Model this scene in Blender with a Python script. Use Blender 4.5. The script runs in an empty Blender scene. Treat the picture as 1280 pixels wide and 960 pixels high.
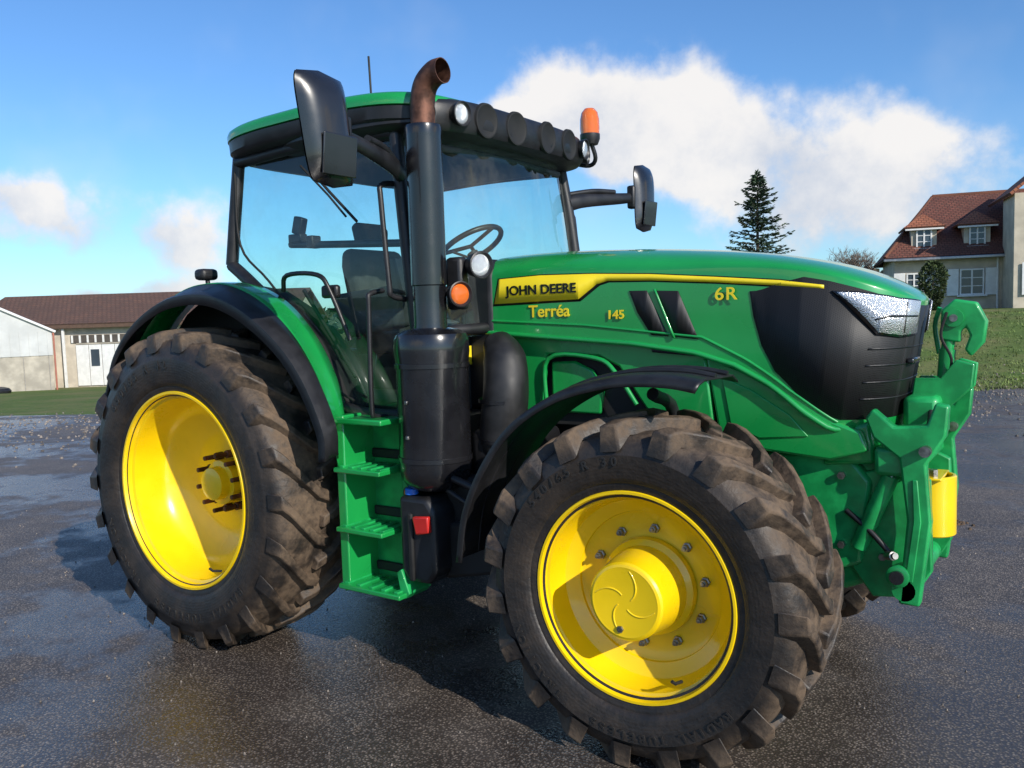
import bpy, bmesh, math, random
import numpy as np
from mathutils import Vector, Matrix, noise
random.seed(7)
sc=bpy.context.scene
COL=sc.collection
D2R=math.radians
# ------------------------------------------------------------------ materials
def newmat(name):
    m=bpy.data.materials.new(name); m.use_nodes=True
    nt=m.node_tree; b=nt.nodes['Principled BSDF']
    return m,nt,b
def N(nt,t,**k):
    n=nt.nodes.new(t)
    for a,v in k.items(): setattr(n,a,v)
    return n
def noise_n(nt,scale,detail=4,rough=.55,vec=None,coord='Object'):
    if vec is None:
        tc=N(nt,'ShaderNodeTexCoord'); vec=tc.outputs[coord]
    n=N(nt,'ShaderNodeTexNoise'); n.inputs['Scale'].default_value=scale; n.inputs['Detail'].default_value=detail; n.inputs['Roughness'].default_value=rough
    nt.links.new(vec,n.inputs['Vector']); return n
def mixc(nt,fac,a,b,blend='MIX'):
    n=N(nt,'ShaderNodeMix',data_type='RGBA',blend_type=blend)
    for s,v in ((n.inputs[0],fac),(n.inputs[6],a),(n.inputs[7],b)):
        if hasattr(v,'links'): nt.links.new(v,s)
        elif isinstance(v,(int,float)): s.default_value=v
        else: s.default_value=(*v,1)
    return n.outputs[2]
def ramp(nt,fac,stops):
    n=N(nt,'ShaderNodeMapRange'); n.interpolation_type='SMOOTHSTEP'
    n.inputs[1].default_value=stops[0]; n.inputs[2].default_value=stops[1]; n.inputs[3].default_value=stops[2]; n.inputs[4].default_value=stops[3]
    nt.links.new(fac,n.inputs[0]); return n.outputs[0]
def math_n(nt,op,a,b=None,c=None):
    n=N(nt,'ShaderNodeMath',operation=op)
    for i,v in enumerate((a,b,c)):
        if v is None: continue
        if hasattr(v,'links'): nt.links.new(v,n.inputs[i])
        else: n.inputs[i].default_value=v
    return n.outputs[0]
def bump(nt,b,h,strength=.3,dist=.01,normal=None):
    n=N(nt,'ShaderNodeBump'); n.inputs['Strength'].default_value=strength; n.inputs['Distance'].default_value=dist
    nt.links.new(h,n.inputs['Height'])
    if normal: nt.links.new(normal,n.inputs['Normal'])
    nt.links.new(n.outputs[0],b.inputs['Normal']); return n.outputs[0]
def simple(name,col,rough=.5,metal=0,coat=0,var=.15,nscale=6,bmp=0,bscale=200,spec=None):
    m,nt,b=newmat(name)
    n=noise_n(nt,nscale,4)
    f=ramp(nt,n.outputs[0],(.35,.7,0,1))
    dark=tuple(c*(1-var) for c in col); light=tuple(min(1,c*(1+var)) for c in col)
    nt.links.new(mixc(nt,f,dark,light),b.inputs['Base Color'])
    r=ramp(nt,n.outputs[0],(.3,.75,max(0,rough-.06),min(1,rough+.1)))
    nt.links.new(r,b.inputs['Roughness'])
    b.inputs['Metallic'].default_value=metal; b.inputs['Coat Weight'].default_value=coat; b.inputs['Coat Roughness'].default_value=.06
    if spec is not None: b.inputs['Specular IOR Level'].default_value=spec
    if bmp:
        n2=noise_n(nt,bscale,2); bump(nt,b,n2.outputs[0],bmp,.002)
    return m
GREEN=simple('green_paint',(.009,.290,.060),.30,0,.8,.07,3)
GREEN2=simple('green_cast_paint',(.008,.30,.075),.42,0,.3,.25,9,.15,120)
YEL=simple('yellow_paint',(.90,.60,.003),.30,0,.6,.05,4)
YDEC=simple('yellow_decal',(.88,.68,.02),.4,0,.2,.03)
BLK=simple('black_plastic',(.014,.014,.016),.42,0,0,.3,8,.25,400)
BLKG=simple('black_gloss_metal',(.010,.010,.012),.26,0,.5,.25,5)
BLKM=simple('black_matt',(.010,.010,.010),.7,0,0,.3,8)
BLKD=simple('black_decal',(.004,.006,.005),.5)
RUBR=simple('rubber_hose',(.014,.014,.015),.5,0,0,.3,10)
CHROME=simple('chrome',(.75,.75,.76),.12,1,0,.1,20)
STEEL=simple('dull_steel',(.30,.29,.27),.4,1,0,.3,30)
RUST=simple('rusty_pipe',(.13,.06,.04),.55,.6,0,.5,14,.3,90)
SEAT=simple('seat_fabric',(.035,.037,.035),.85,0,0,.3,20)
INT=simple('interior_trim',(.06,.065,.065),.7,0,0,.2,6)
AMB,nt,b=newmat('amber_lens'); b.inputs['Base Color'].default_value=(.90,.17,.006,1); b.inputs['Roughness'].default_value=.12; b.inputs['Coat Weight'].default_value=1
v=N(nt,'ShaderNodeTexVoronoi'); v.inputs['Scale'].default_value=60; bump(nt,b,v.outputs[0],.6,.008)
RED=simple('red_plastic',(.55,.02,.015),.4,0,.2,.1)
BLUE=simple('blue_plastic',(.01,.12,.55),.4,0,.2,.1)
WHT=simple('white_label',(.7,.72,.68),.5,0,0,.08,30)
LENS,nt,b=newmat('lamp_lens'); b.inputs['Base Color'].default_value=(.80,.82,.84,1); b.inputs['Metallic'].default_value=.6; b.inputs['Roughness'].default_value=.2; b.inputs['Coat Weight'].default_value=1
v=N(nt,'ShaderNodeTexVoronoi'); v.inputs['Scale'].default_value=46; bump(nt,b,v.outputs[0],.5,.009)
def glass(name,tint):
    m=bpy.data.materials.new(name); m.use_nodes=True; nt=m.node_tree; nt.nodes.clear()
    o=N(nt,'ShaderNodeOutputMaterial'); t=N(nt,'ShaderNodeBsdfTransparent'); t.inputs[0].default_value=(*tint,1)
    g=N(nt,'ShaderNodeBsdfGlossy'); g.inputs['Roughness'].default_value=.02; g.inputs[0].default_value=(.9,.95,.95,1)
    lw=N(nt,'ShaderNodeLayerWeight'); lw.inputs[0].default_value=.5
    f=math_n(nt,'ADD',math_n(nt,'MULTIPLY',math_n(nt,'POWER',lw.outputs['Facing'],4.),.7),.06)
    mx=N(nt,'ShaderNodeMixShader'); nt.links.new(f,mx.inputs[0]); nt.links.new(t.outputs[0],mx.inputs[1]); nt.links.new(g.outputs[0],mx.inputs[2])
    n=noise_n(nt,3.5,5,.65); dirt=ramp(nt,n.outputs[0],(.40,.75,.0,.08))
    d=N(nt,'ShaderNodeBsdfDiffuse'); d.inputs[0].default_value=(.45,.43,.38,1)
    m2=N(nt,'ShaderNodeMixShader'); nt.links.new(dirt,m2.inputs[0]); nt.links.new(mx.outputs[0],m2.inputs[1]); nt.links.new(d.outputs[0],m2.inputs[2])
    nt.links.new(m2.outputs[0],o.inputs[0]); return m
GLS=glass('cab_glass',(.76,.90,.87))
WGL=simple('window_pane',(.05,.07,.09),.08,0,0,.2,1)
GRL,nt,b=newmat('grille_mesh'); b.inputs['Roughness'].default_value=.55
tc=N(nt,'ShaderNodeTexCoord'); mp=N(nt,'ShaderNodeMapping'); mp.inputs['Rotation'].default_value=(.6,.5,.78); nt.links.new(tc.outputs['Object'],mp.inputs[0])
v=N(nt,'ShaderNodeTexVoronoi'); v.inputs['Scale'].default_value=150; v.inputs['Randomness'].default_value=.0; nt.links.new(mp.outputs[0],v.inputs['Vector'])
h=ramp(nt,v.outputs['Distance'],(.30,.5,0,1)); nt.links.new(mixc(nt,h,(.001,.001,.001),(.014,.014,.015)),b.inputs['Base Color']); bump(nt,b,h,.15,.001)
def tire_mat(name,R):
    m,nt,b=newmat(name); tc=N(nt,'ShaderNodeTexCoord'); sx=N(nt,'ShaderNodeSeparateXYZ'); nt.links.new(tc.outputs['Object'],sx.inputs[0])
    r=math_n(nt,'SQRT',math_n(nt,'ADD',math_n(nt,'MULTIPLY',sx.outputs[0],sx.outputs[0]),math_n(nt,'MULTIPLY',sx.outputs[2],sx.outputs[2])))
    n=noise_n(nt,6,6,.65); n2=noise_n(nt,45,4); n4=noise_n(nt,18,5,.7)
    f=ramp(nt,r,(R-.13,R-.03,.15,1))
    g=ramp(nt,n.outputs[0],(.34,.62,.08,1)); f=math_n(nt,'MULTIPLY',f,g)
    f=math_n(nt,'MULTIPLY',f,ramp(nt,n4.outputs[0],(.28,.55,.45,1)))
    side=ramp(nt,n.outputs[0],(.45,.8,0,.5))
    base=mixc(nt,side,(.012,.011,.011),(.040,.031,.025))
    dust=mixc(nt,n2.outputs[0],(.085,.056,.035),(.19,.13,.082))
    nt.links.new(mixc(nt,f,base,dust),b.inputs['Base Color'])
    nt.links.new(ramp(nt,f,(0,1,.48,.85)),b.inputs['Roughness'])
    w=N(nt,'ShaderNodeMath',operation='SINE'); nt.links.new(math_n(nt,'MULTIPLY',r,420.),w.inputs[0])
    lim=ramp(nt,r,(R-.2,R-.16,1,0)); wv=math_n(nt,'MULTIPLY',math_n(nt,'MULTIPLY',w.outputs[0],lim),.06)
    hh=math_n(nt,'ADD',wv,math_n(nt,'ADD',n2.outputs[0],n4.outputs[0])); bump(nt,b,hh,.45,.006)
    return m
# ------------------------------------------------------------------ mesh helpers
def empty(name,loc=(0,0,0),rz=0):
    o=bpy.data.objects.new(name,None); COL.objects.link(o); o.location=loc; o.rotation_euler=(0,0,rz); o.empty_display_size=.2; return o
def obj(name,me,par,loc=None):
    o=bpy.data.objects.new(name,me); COL.objects.link(o)
    if par: o.parent=par
    if loc: o.location=loc
    return o
def mk(name,verts,faces,mat,par,bev=0,solid=0,ang=38,seg=2,loc=None,smooth=True,recalc=True,off=-1):
    me=bpy.data.meshes.new(name); me.from_pydata([tuple(v) for v in verts],[],faces)
    if recalc:
        bm=bmesh.new(); bm.from_mesh(me); bmesh.ops.remove_doubles(bm,verts=bm.verts,dist=1e-5); bmesh.ops.recalc_face_normals(bm,faces=bm.faces); bm.to_mesh(me); bm.free()
    for mm in (mat if isinstance(mat,list) else [mat]): me.materials.append(mm)
    if smooth:
        me.shade_smooth(); me.set_sharp_from_angle(angle=D2R(ang))
    o=obj(name,me,par,loc)
    if solid:
        s=o.modifiers.new('s','SOLIDIFY'); s.thickness=solid; s.offset=off
    if bev:
        q=o.modifiers.new('b','BEVEL'); q.width=bev; q.segments=seg; q.limit_method='ANGLE'; q.angle_limit=D2R(35)
    return o
def box(name,c,s,mat,par,rot=(0,0,0),bev=.008,seg=2):
    R=Matrix.Rotation(rot[2],3,'Z')@Matrix.Rotation(rot[1],3,'Y')@Matrix.Rotation(rot[0],3,'X')
    vs=[Vector(c)+R@Vector((x*s[0]/2,y*s[1]/2,z*s[2]/2)) for x in(-1,1) for y in(-1,1) for z in(-1,1)]
    return mk(name,vs,[(0,1,3,2),(4,6,7,5),(0,4,5,1),(2,3,7,6),(0,2,6,4),(1,5,7,3)],mat,par,bev,seg=seg)
def prism(name,pts,y0,y1,mat,par,bev=.006,axis='y',seg=2):
    n=len(pts)
    f=(lambda a,b,t:(a,t,b)) if axis=='y' else ((lambda a,b,t:(t,a,b)) if axis=='x' else (lambda a,b,t:(a,b,t)))
    vs=[f(a,b,y0) for a,b in pts]+[f(a,b,y1) for a,b in pts]
    fs=[tuple(range(n)),tuple(range(2*n-1,n-1,-1))]+[(i,(i+1)%n,n+(i+1)%n,n+i) for i in range(n)]
    return mk(name,vs,fs,mat,par,bev,seg=seg)
def catmull(pts,k=6,closed=False):
    P=[Vector(p) for p in pts]; out=[]
    n=len(P); rng=n if closed else n-1
    for i in range(rng):
        p0=P[(i-1)%n] if (closed or i>0) else P[0]*2-P[1]; p1=P[i]; p2=P[(i+1)%n]; p3=P[(i+2)%n] if (closed or i<n-2) else P[-1]*2-P[-2]
        for j in range(k):
            t=j/k; out.append(.5*((2*p1)+(p2-p0)*t+(2*p0-5*p1+4*p2-p3)*t*t+(3*p1-p0-3*p2+p3)*t**3))
    if not closed: out.append(P[-1])
    return out
def tube(name,pts,r,mat,par,seg=12,sm=0,closed=False,flat=1.0):
    P=catmull(pts,sm,closed) if sm else [Vector(p) for p in pts]
    n=len(P); vs=[];fs=[]
    rr=r if isinstance(r,(list,tuple)) else None
    up=None
    for i,p in enumerate(P):
        if closed: t=(P[(i+1)%n]-P[i-1])
        else: t=P[min(i+1,n-1)]-P[max(i-1,0)]
        t.normalize()
        if up is None:
            a=Vector((0,0,1)) if abs(t.z)<.9 else Vector((1,0,0)); up=(a-t*a.dot(t)).normalized()
        else: up=(up-t*up.dot(t)).normalized()
        s=t.cross(up)
        R=r if not rr else float(np.interp(i/(n-1),np.linspace(0,1,len(rr)),rr))
        for k in range(seg):
            a=2*math.pi*k/seg; vs.append(p+up*math.cos(a)*R+s*math.sin(a)*R*flat)
    m=n if closed else n-1
    for i in range(m):
        for k in range(seg):
            j=(i+1)%n; fs.append((i*seg+k,i*seg+(k+1)%seg,j*seg+(k+1)%seg,j*seg+k))
    if not closed: fs.append(tuple(range(seg-1,-1,-1))); fs.append(tuple((n-1)*seg+k for k in range(seg)))
    return mk(name,vs,fs,mat,par,ang=50)
def lathe(name,prof,mat,par,origin=(0,0,0),axis=(0,1,0),seg=64,closed=False,ang=30,bev=0):
    A=Vector(axis).normalized(); u=A.orthogonal().normalized()
    if abs(A.y)>.9: u=Vector((1,0,0))
    w=A.cross(u); O=Vector(origin); vs=[];fs=[]
    n=len(prof)
    for a,r in prof:
        for k in range(seg):
            t=2*math.pi*k/seg; vs.append(O+A*a+(u*math.cos(t)+w*math.sin(t))*r)
    for i in range(n if closed else n-1):
        j=(i+1)%n
        for k in range(seg): fs.append((i*seg+k,i*seg+(k+1)%seg,j*seg+(k+1)%seg,j*seg+k))
    return mk(name,vs,fs,mat,par,ang=ang,bev=bev)
def grid(name,rows,mat,par,solid=0,bev=0,ang=35,off=-1):
    n=len(rows);m=len(rows[0]); vs=[v for r in rows for v in r]
    fs=[(i*m+j,i*m+j+1,(i+1)*m+j+1,(i+1)*m+j) for i in range(n-1) for j in range(m-1)]
    return mk(name,vs,fs,mat,par,solid=solid,bev=bev,ang=ang,off=off)
def text(name,s,size,loc,mat,par,rot=(D2R(90),0,0),bold=.0,shear=0,sx=1.0,ext=.0015):
    c=bpy.data.curves.new(name,'FONT'); c.body=s; c.size=size; c.extrude=ext; c.offset=bold; c.shear=shear; c.materials.append(mat); c.align_x='LEFT'
    o=obj(name,c,par,loc); o.rotation_euler=rot; o.scale=(sx,1,1); return o
# ================================================================== TRACTOR
T=empty('tractor')
SWL=simple('sidewall_lettering',(.024,.022,.021),.5,0,0,.2,10)
def wheel(pname,pos,flip,R,w,rim,nl,tmat,front,steer=0):
    W=empty(pname,pos,steer); W.parent=T; W.scale=(1,-1 if flip else 1,1)
    bo=.042; yc=w/2-bo; h=w/2
    prof=[(-h+.05,rim-.03),(-h+.038,rim-.004),(-h+.030,rim+.012),(-h+.028,rim+.03),(-h+.020,rim+.036),(-h+.012,rim+.06),(-h+.002,rim+.11),(-h-.002,rim+.5*(R-rim)),(-h+.002,R-.16),(-h+.006,R-.155),(-h+.012,R-.12),(-h+.035,R-.078),(-h+.09,R-.056),(-.08,R-.045)]
    prof=prof+[(-a,r) for a,r in prof[::-1]]
    prof=[(a+yc,r) for a,r in prof]
    lathe('tyre_carcass',prof,tmat,W,seg=96,ang=40)
    vs=[];fs=[]
    pitch=2*math.pi/nl; Dl=.27/R*(w/.54)
    for side in(-1,1):
        for i in range(nl):
            p0=i*pitch+(pitch/2 if side>0 else 0); b0=len(vs)
            st=[(.03,0,R-.004,R-.06,.030),(-.10*w,.13,R,R-.06,.028),(-.28*w,.50,R-.002,R-.062,.028),(-.42*w,.82,R-.010,R-.07,.032),(-.485*w,.97,R-.028,R-.13,.037)]
            wear=random.uniform(-.003,.002)
            for si,(y,ph,rt,rb,hw) in enumerate(st):
                phi=p0+Dl*ph
                jit=random.uniform(-.003,.002)+wear
                yb=y if si<4 else -.503*w
                for (rr,yy,k) in ((rb,yb,-1.45),(rt+jit,y,-1),(rt+jit,y,1),(rb,yb,1.45)):
                    a=phi+k*hw/R
                    vs.append((rr*math.cos(a),yc+(yy if side<0 else -yy),rr*math.sin(a)))
            m=len(st)
            for s in range(m-1):
                for k in range(3): a=b0+s*4+k; fs.append((a,a+1,a+5,a+4))
            fs.append((b0,b0+1,b0+2,b0+3)); e=b0+(m-1)*4; fs.append((e,e+3,e+2,e+1))
    mk('tyre_lugs',vs,fs,tmat,W,bev=.007,ang=40,recalc=True,seg=2)
    if not flip:
        sz=.050 if front else .068; rl=rim+.36*(R-rim)
        for s,a0 in ((('540/65 R 30' if front else '650/65 R 42'),2.45),('RADIAL TUBELESS',-.75),('TRACTION',-2.2)):
            for i,ch in enumerate(s):
                a=a0-i*sz*.86/rl
                if ch==' ': continue
                c=bpy.data.curves.new('sidewall_letter','FONT'); c.body=ch; c.size=sz; c.extrude=.0025; c.offset=.0012; c.materials.append(SWL); c.align_x='CENTER'
                o=obj('sidewall_letter',c,W)
                X=Vector((math.sin(a),0,-math.cos(a))); Yv=Vector((math.cos(a),0,math.sin(a))); Z=Vector((0,-1,0)); p=Yv*rl+Vector((0,-bo-.0015,0))
                o.matrix_local=Matrix(((X.x,Yv.x,Z.x,p.x),(X.y,Yv.y,Z.y,p.y),(X.z,Yv.z,Z.z,p.z),(0,0,0,1)))
    if front:
        rp=[(-.004,rim),(-.012,rim-.004),(-.012,rim-.014),(.004,rim-.020),(.030,rim-.026),(.034,rim-.036),(.085,rim-.045),(.125,rim-.062),(.150,rim-.095),(.160,rim-.115),(.172,rim-.118),(.182,rim-.135),(.188,rim-.2),(.180,rim-.26),(.165,.155)]
        lathe('rim',rp,YEL,W,seg=96,ang=28)
        lathe('rim_back',[(.188,rim-.13),(w-.12,rim-.05),(w-.085,rim)],YEL,W,seg=64)
        hp=[(.175,.205),(.150,.200),(.135,.178),(.060,.170),(.0,.163),(-.050,.157),(-.060,.150),(-.064,.140),(-.0625,.132),(-.0625,.0)]
        lathe('planetary_hub',hp,YEL,W,seg=64,ang=28)
        for i in range(4):
            P=[]
            for j in range(9):
                t=j/8; rr=.030+.098*t; a=i*math.pi/2+.4+1.0*t; P.append((rr*math.cos(a),-.0615,rr*math.sin(a)))
            tube('hub_vane',P,[.0035,.0045,.003],YEL,W,seg=8)
        for a in (-1.75,): lathe('hub_plug',[(-.060,.015),(-.070,.014),(-.071,.007),(-.066,.006),(-.066,0)],STEEL,W,origin=(.112*math.cos(a),0,.112*math.sin(a)),seg=6,ang=20)
        nb=10; br=.245
    else:
        rp=[(-.004,rim),(-.014,rim-.004),(-.014,rim-.016),(.006,rim-.024),(.035,rim-.030),(.042,rim-.044),(.10,rim-.052),(.20,rim-.060),(.26,rim-.085),(.30,rim-.13),(.335,rim-.20),(.35,rim-.30),(.345,.12),(.335,.0)]
        lathe('rim',rp,YEL,W,seg=96,ang=28)
        lathe('rim_back',[(.26,rim-.085),(w-.12,rim-.05),(w-.085,rim)],YEL,W,seg=64)
        lathe('axle_hub',[(.34,.135),(.26,.13),(.255,.10),(.20,.095),(.19,.06),(.19,0)],YEL,W,seg=40,ang=28)
        nb=10; br=.165
    for i in range(nb):
        a=2*math.pi*i/nb+.2; x,z=br*math.cos(a),br*math.sin(a)
        if front:
            lathe('wheel_nut',[(.185,.020),(.172,.020),(.170,.0145),(.150,.014),(.148,.0)],STEEL,W,origin=(x,0,z),seg=6,ang=20)
            lathe('wheel_stud',[(.15,.008),(.135,.008),(.133,0)],STEEL,W,origin=(x,0,z),seg=10)
        else:
            lathe('wheel_nut',[(.35,.024),(.30,.024),(.298,.015),(.22,.014),(.218,0)],RUST,W,origin=(x,0,z),seg=8,ang=20)
    a=-1.05; x,z=(rim-.06)*math.cos(a),(rim-.06)*math.sin(a)
    tube('valve',[(x,.05,z),(x*.97,.0,z*.97),(x*.93,-.015,z*.93)],.007,BLKM,W,seg=8)
    return W
TR=tire_mat('rear_tyre_rubber',.924); TF=tire_mat('front_tyre_rubber',.72)
wheel('rear_wheel',(0,-1.227,.891),False,.924,.60,.5695,22,TR,False)
wheel('rear_wheel_far',(0,1.227,.891),True,.924,.60,.5695,22,TR,False)
wheel('front_wheel',(2.765,-1.118,.694),False,.722,.53,.432,19,TF,True,.022)
wheel('front_wheel_far',(2.765,1.118,.694),True,.722,.53,.432,19,TF,True,.022)
# ---------------- hood
zx=[1.40,1.9,2.25,2.73,3.11,3.33,3.52,3.65]; zz=[2.135,2.155,2.15,2.11,2.055,2.01,1.945,1.885]
zc=np.polyfit(zx,zz,4)
def zt(x): return float(np.polyval(zc,x))
def sst(a,b,x): t=min(1,max(0,(x-a)/(b-a))); return t*t*(3-2*t)
def drop(x): return .125-.070*sst(2.4,3.4,x)
XN,YN,XC=.53,.43,3.12
plan=[]
for i in range(61):
    a=math.pi/2*i/60; plan.append((XC+XN*abs(math.cos(a))**(2/3.),YN*math.sin(a)**(2/3.)))
plan[-1]=(XC,YN)
for i in range(1,31): plan.append((XC-(XC-1.60)*i/30,YN+.012*math.sin(math.pi*i/60)))
arc=[0]
for i in range(1,len(plan)): arc.append(arc[-1]+math.dist(plan[i],plan[i-1]))
px=[p[0] for p in plan]; py=[p[1] for p in plan]; SMAX=arc[-1]
def PL(s):
    q=abs(s); return float(np.interp(q,arc,px)),float(np.interp(q,arc,py))*(-1 if s>=0 else 1)
def Sx(x): return float(np.interp(-x,[-v for v in px],arc))
zbx=[1.60,2.05,2.45,2.77,2.95,3.10,3.27,3.43,3.65]; zbz=[1.735,1.70,1.67,1.625,1.57,1.49,1.38,1.30,1.30]
def zb(x): return float(np.interp(x,zbx,zbz))
def lean(x,z): return -.16*max(0,1.82-z)*sst(3.05,3.5,x)
def side(s,z,off=0):
    x,y=PL(s); e=.01; x1,y1=PL(min(SMAX,abs(s)+e)); x0,y0=PL(max(0,abs(s)-e))
    tx,ty=x1-x0,abs(y1)-abs(y0); l=math.hypot(tx,ty) or 1; nx,ny=ty/l,-tx/l
    ny=ny*(-1 if s>=0 else 1)
    return (x+nx*off+lean(x,z),y+ny*off,z)
def zs(s): x,_=PL(s); return zt(x)-drop(x)
ss=[-SMAX+2*SMAX*i/220 for i in range(221)]
rows=[]
for s in ss:
    x,y=PL(s); cx=min(x,3.22); r=[]
    for j in range(15):
        k=math.sin(math.pi/2*j/14)
        xf=cx+(x-cx)*k; yf=y*k
        z=zt(xf)-drop(x)*(1-(max(0,1-k**2.3))**(1/2.3)); r.append((xf,yf,z))
    r[-1]=(x,y,zs(s))
    b=zb(x)
    for j in range(1,9): r.append(side(s,zs(s)+(b-zs(s))*j/8))
    px_,py_,pz_=r[-1]; r.append((px_-.0,py_*.93,pz_-.012))
    rows.append(r)
grid('hood',rows,GREEN,T,ang=60)
def patch(name,poly,off,mat,solid=.003,mirror=True,step=.02):
    for sg in ((1,-1) if mirror else (1,)):
        bm=bmesh.new(); vs=[bm.verts.new((p[0],p[1],0)) for p in poly]; bm.faces.new(vs)
        lo=min(p[0] for p in poly); hi=max(p[0] for p in poly); x=lo+step
        while x<hi:
            bmesh.ops.bisect_plane(bm,geom=bm.verts[:]+bm.edges[:]+bm.faces[:],plane_co=(x,0,0),plane_no=(1,0,0)); x+=step
        for v in bm.verts: v.co=side(sg*v.co.x,v.co.y,off)
        bmesh.ops.recalc_face_normals(bm,faces=bm.faces)
        me=bpy.data.meshes.new(name); bm.to_mesh(me); bm.free(); me.materials.append(mat); me.shade_smooth()
        o=obj(name,me,T); m=o.modifiers.new('s','SOLIDIFY'); m.thickness=solid; m.offset=0
def XZ(l): return [(Sx(x),z) for x,z in l]
patch('hood_stripe',XZ([(1.665,1.885),(1.70,2.012),(1.95,2.020),(2.25,2.012),(2.55,1.995),(2.87,1.966),(3.15,1.938),(3.33,1.910),(3.33,1.895),(3.15,1.915),(2.87,1.942),(2.55,1.966),(2.33,1.974),(2.27,1.960),(2.17,1.893),(2.0,1.891)]),.002,YDEC)
patch('stripe_outline',XZ([(1.655,1.874),(1.692,2.017),(1.95,2.025),(2.25,2.017),(2.55,2.000),(2.87,1.971),(3.15,1.943),(3.345,1.912),(3.345,1.889),(3.15,1.909),(2.87,1.936),(2.55,1.960),(2.34,1.967),(2.29,1.955),(2.18,1.882),(2.0,1.880)]),.0008,BLKD,.001)
top=[(Sx(x),zt(x)-drop(x)-.020-.08*(1-sst(3.02,3.27,x))) for x in (3.02,3.05,3.08,3.15,3.25,3.35,3.45,3.55,3.60,3.63)]+[(s,zs(s)-.020) for s in (.22,.12,0)]
patch('grille_panel',top+[(0,1.345),(.2,1.345),(.35,1.345),(Sx(3.50),1.345)]+XZ([(3.46,1.345),(3.36,1.375),(3.24,1.455),(3.13,1.55),(3.07,1.66),(3.035,1.79)]),.002,GRL)
patch('headlamp_bezel',[(Sx(3.36),1.885),(Sx(3.46),1.878),(Sx(3.56),1.858),(.30,1.848),(.14,1.836),(.12,1.69),(.26,1.683),(.38,1.700),(Sx(3.45),1.790)],.006,BLKG,.006)
patch('headlamp_lens',[(Sx(3.378),1.879),(Sx(3.46),1.872),(Sx(3.56),1.852),(.30,1.842),(.150,1.830),(.135,1.698),(.26,1.692),(.375,1.708),(Sx(3.46),1.798)],.012,LENS,.006)
patch('headlamp_inner_trim',[(.40,1.764),(.34,1.778),(.165,1.772),(.165,1.766),(.34,1.770),(.40,1.757)],.016,BLKG,.002)
patch('headlamp_divider',[(.262,1.830),(.258,1.830),(.250,1.702),(.254,1.702)],.016,STEEL,.002)
patch('hood_louver',XZ([(2.445,1.922),(2.535,1.920),(2.64,1.705),(2.555,1.712),(2.485,1.82)]),.003,GRL)
patch('hood_louver',XZ([(2.575,1.918),(2.690,1.912),(2.785,1.690),(2.670,1.703)]),.003,GRL)
patch('louver_blade',XZ([(2.57,1.925),(2.582,1.925),(2.676,1.698),(2.662,1.698)]),.010,GREEN,.008)
patch('hood_louver',XZ([(2.55,1.655),(2.78,1.63),(2.80,1.612),(2.56,1.632)]),.006,BLKM)
for zq in (1.43,1.50,1.57,1.64): patch('grille_slat',[(0,zq+.003),(.40,zq+.003),(.40,zq-.003),(0,zq-.003)],.004,BLK,.004)
box('grille_latch',(3.62,-.10,1.58),(.03,.16,.025),BLKG,T)
for sg in(-1,1):
    P=[side(sg*s,zb(PL(s)[0])+.004,.004) for s in np.linspace(SMAX-.01,Sx(3.48),50)]
    tube('hood_lower_lip',P,.013,GREEN,T,seg=10)
    P=[side(sg*Sx(x),np.interp(x,[1.62,2.2,2.8,3.0,3.2,3.45],[1.80,1.765,1.70,1.60,1.47,1.335]),.0) for x in np.linspace(1.62,3.45,60)]
    tube('hood_crease',P,.007,GREEN,T,seg=8)
for sg,rz in((-1,0),(1,math.pi)):
    y=sg*(YN+.0165)
    r=(D2R(90),0,rz)
    def tx(name,s,size,x,z,mat,sx,bold=0,shear=0):
        text(name,s,size,(x if sg<0 else x+.35,y,z),mat,T,r,bold,shear,sx)
    tx('hood_lettering','JOHN DEERE',.066,1.745,1.928,BLKD,1.10,.0014)
    tx('hood_lettering_small','Terréa',.085,1.880,1.812,YDEC,1.02,.0012)
    tx('hood_number','145',.058,2.325,1.793,YDEC,1.10,.0012)
    tx('hood_series','6',.078,2.865,1.864,YDEC,1.12,.0008)
    tx('hood_series','R',.078,2.915 if sg<0 else 2.865,1.864,YDEC,1.12,.0008)
for sg in(-1,1):
    y0,y1=sorted((sg*.36,sg*.40))
    prism('side_panel_front',[(2.80,1.615),(2.98,1.545),(3.12,1.47),(3.30,1.36),(3.47,1.30),(3.50,1.22),(3.35,1.17),(3.0,1.20),(2.86,1.26)],y0,y1,GREEN,T,.012)
    prism('side_panel_recess',[(2.88,1.52),(3.02,1.46),(3.18,1.36),(3.26,1.27),(3.05,1.25),(2.92,1.30)],*sorted((sg*.40,sg*.408)),GREEN,T,.006)
    prism('side_panel_rear',[(1.70,1.73),(2.80,1.64),(2.84,1.27),(2.62,1.27),(2.50,1.36),(2.36,1.56),(2.25,1.61),(1.95,1.62),(1.90,1.30),(1.74,1.30)],y0,y1,GREEN,T,.012)
    box('engine_bay_dark',(2.2,sg*.30,1.45),(1.2,.08,.40),BLKM,T)
    tube('panel_arch_trim',[(1.95,sg*.415,1.35),(1.97,sg*.415,1.60),(2.25,sg*.415,1.60),(2.36,sg*.415,1.52),(2.46,sg*.415,1.38)],.012,GREEN,T,sm=5,seg=8)
    prism('bay_inner_panel',[(1.96,1.58),(2.10,1.585),(2.20,1.54),(2.26,1.44),(2.24,1.32),(1.96,1.32)],*sorted((sg*.345,sg*.375)),GREEN,T,.012)
box('engine_block',(2.4,0,1.25),(1.7,.5,.5),BLKM,T)
box('chassis_rail',(2.3,0,.92),(2.1,.44,.34),GREEN2,T,bev=.03)
box('radiator_core',(3.2,0,1.5),(.35,.7,.35),BLKM,T)
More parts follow.
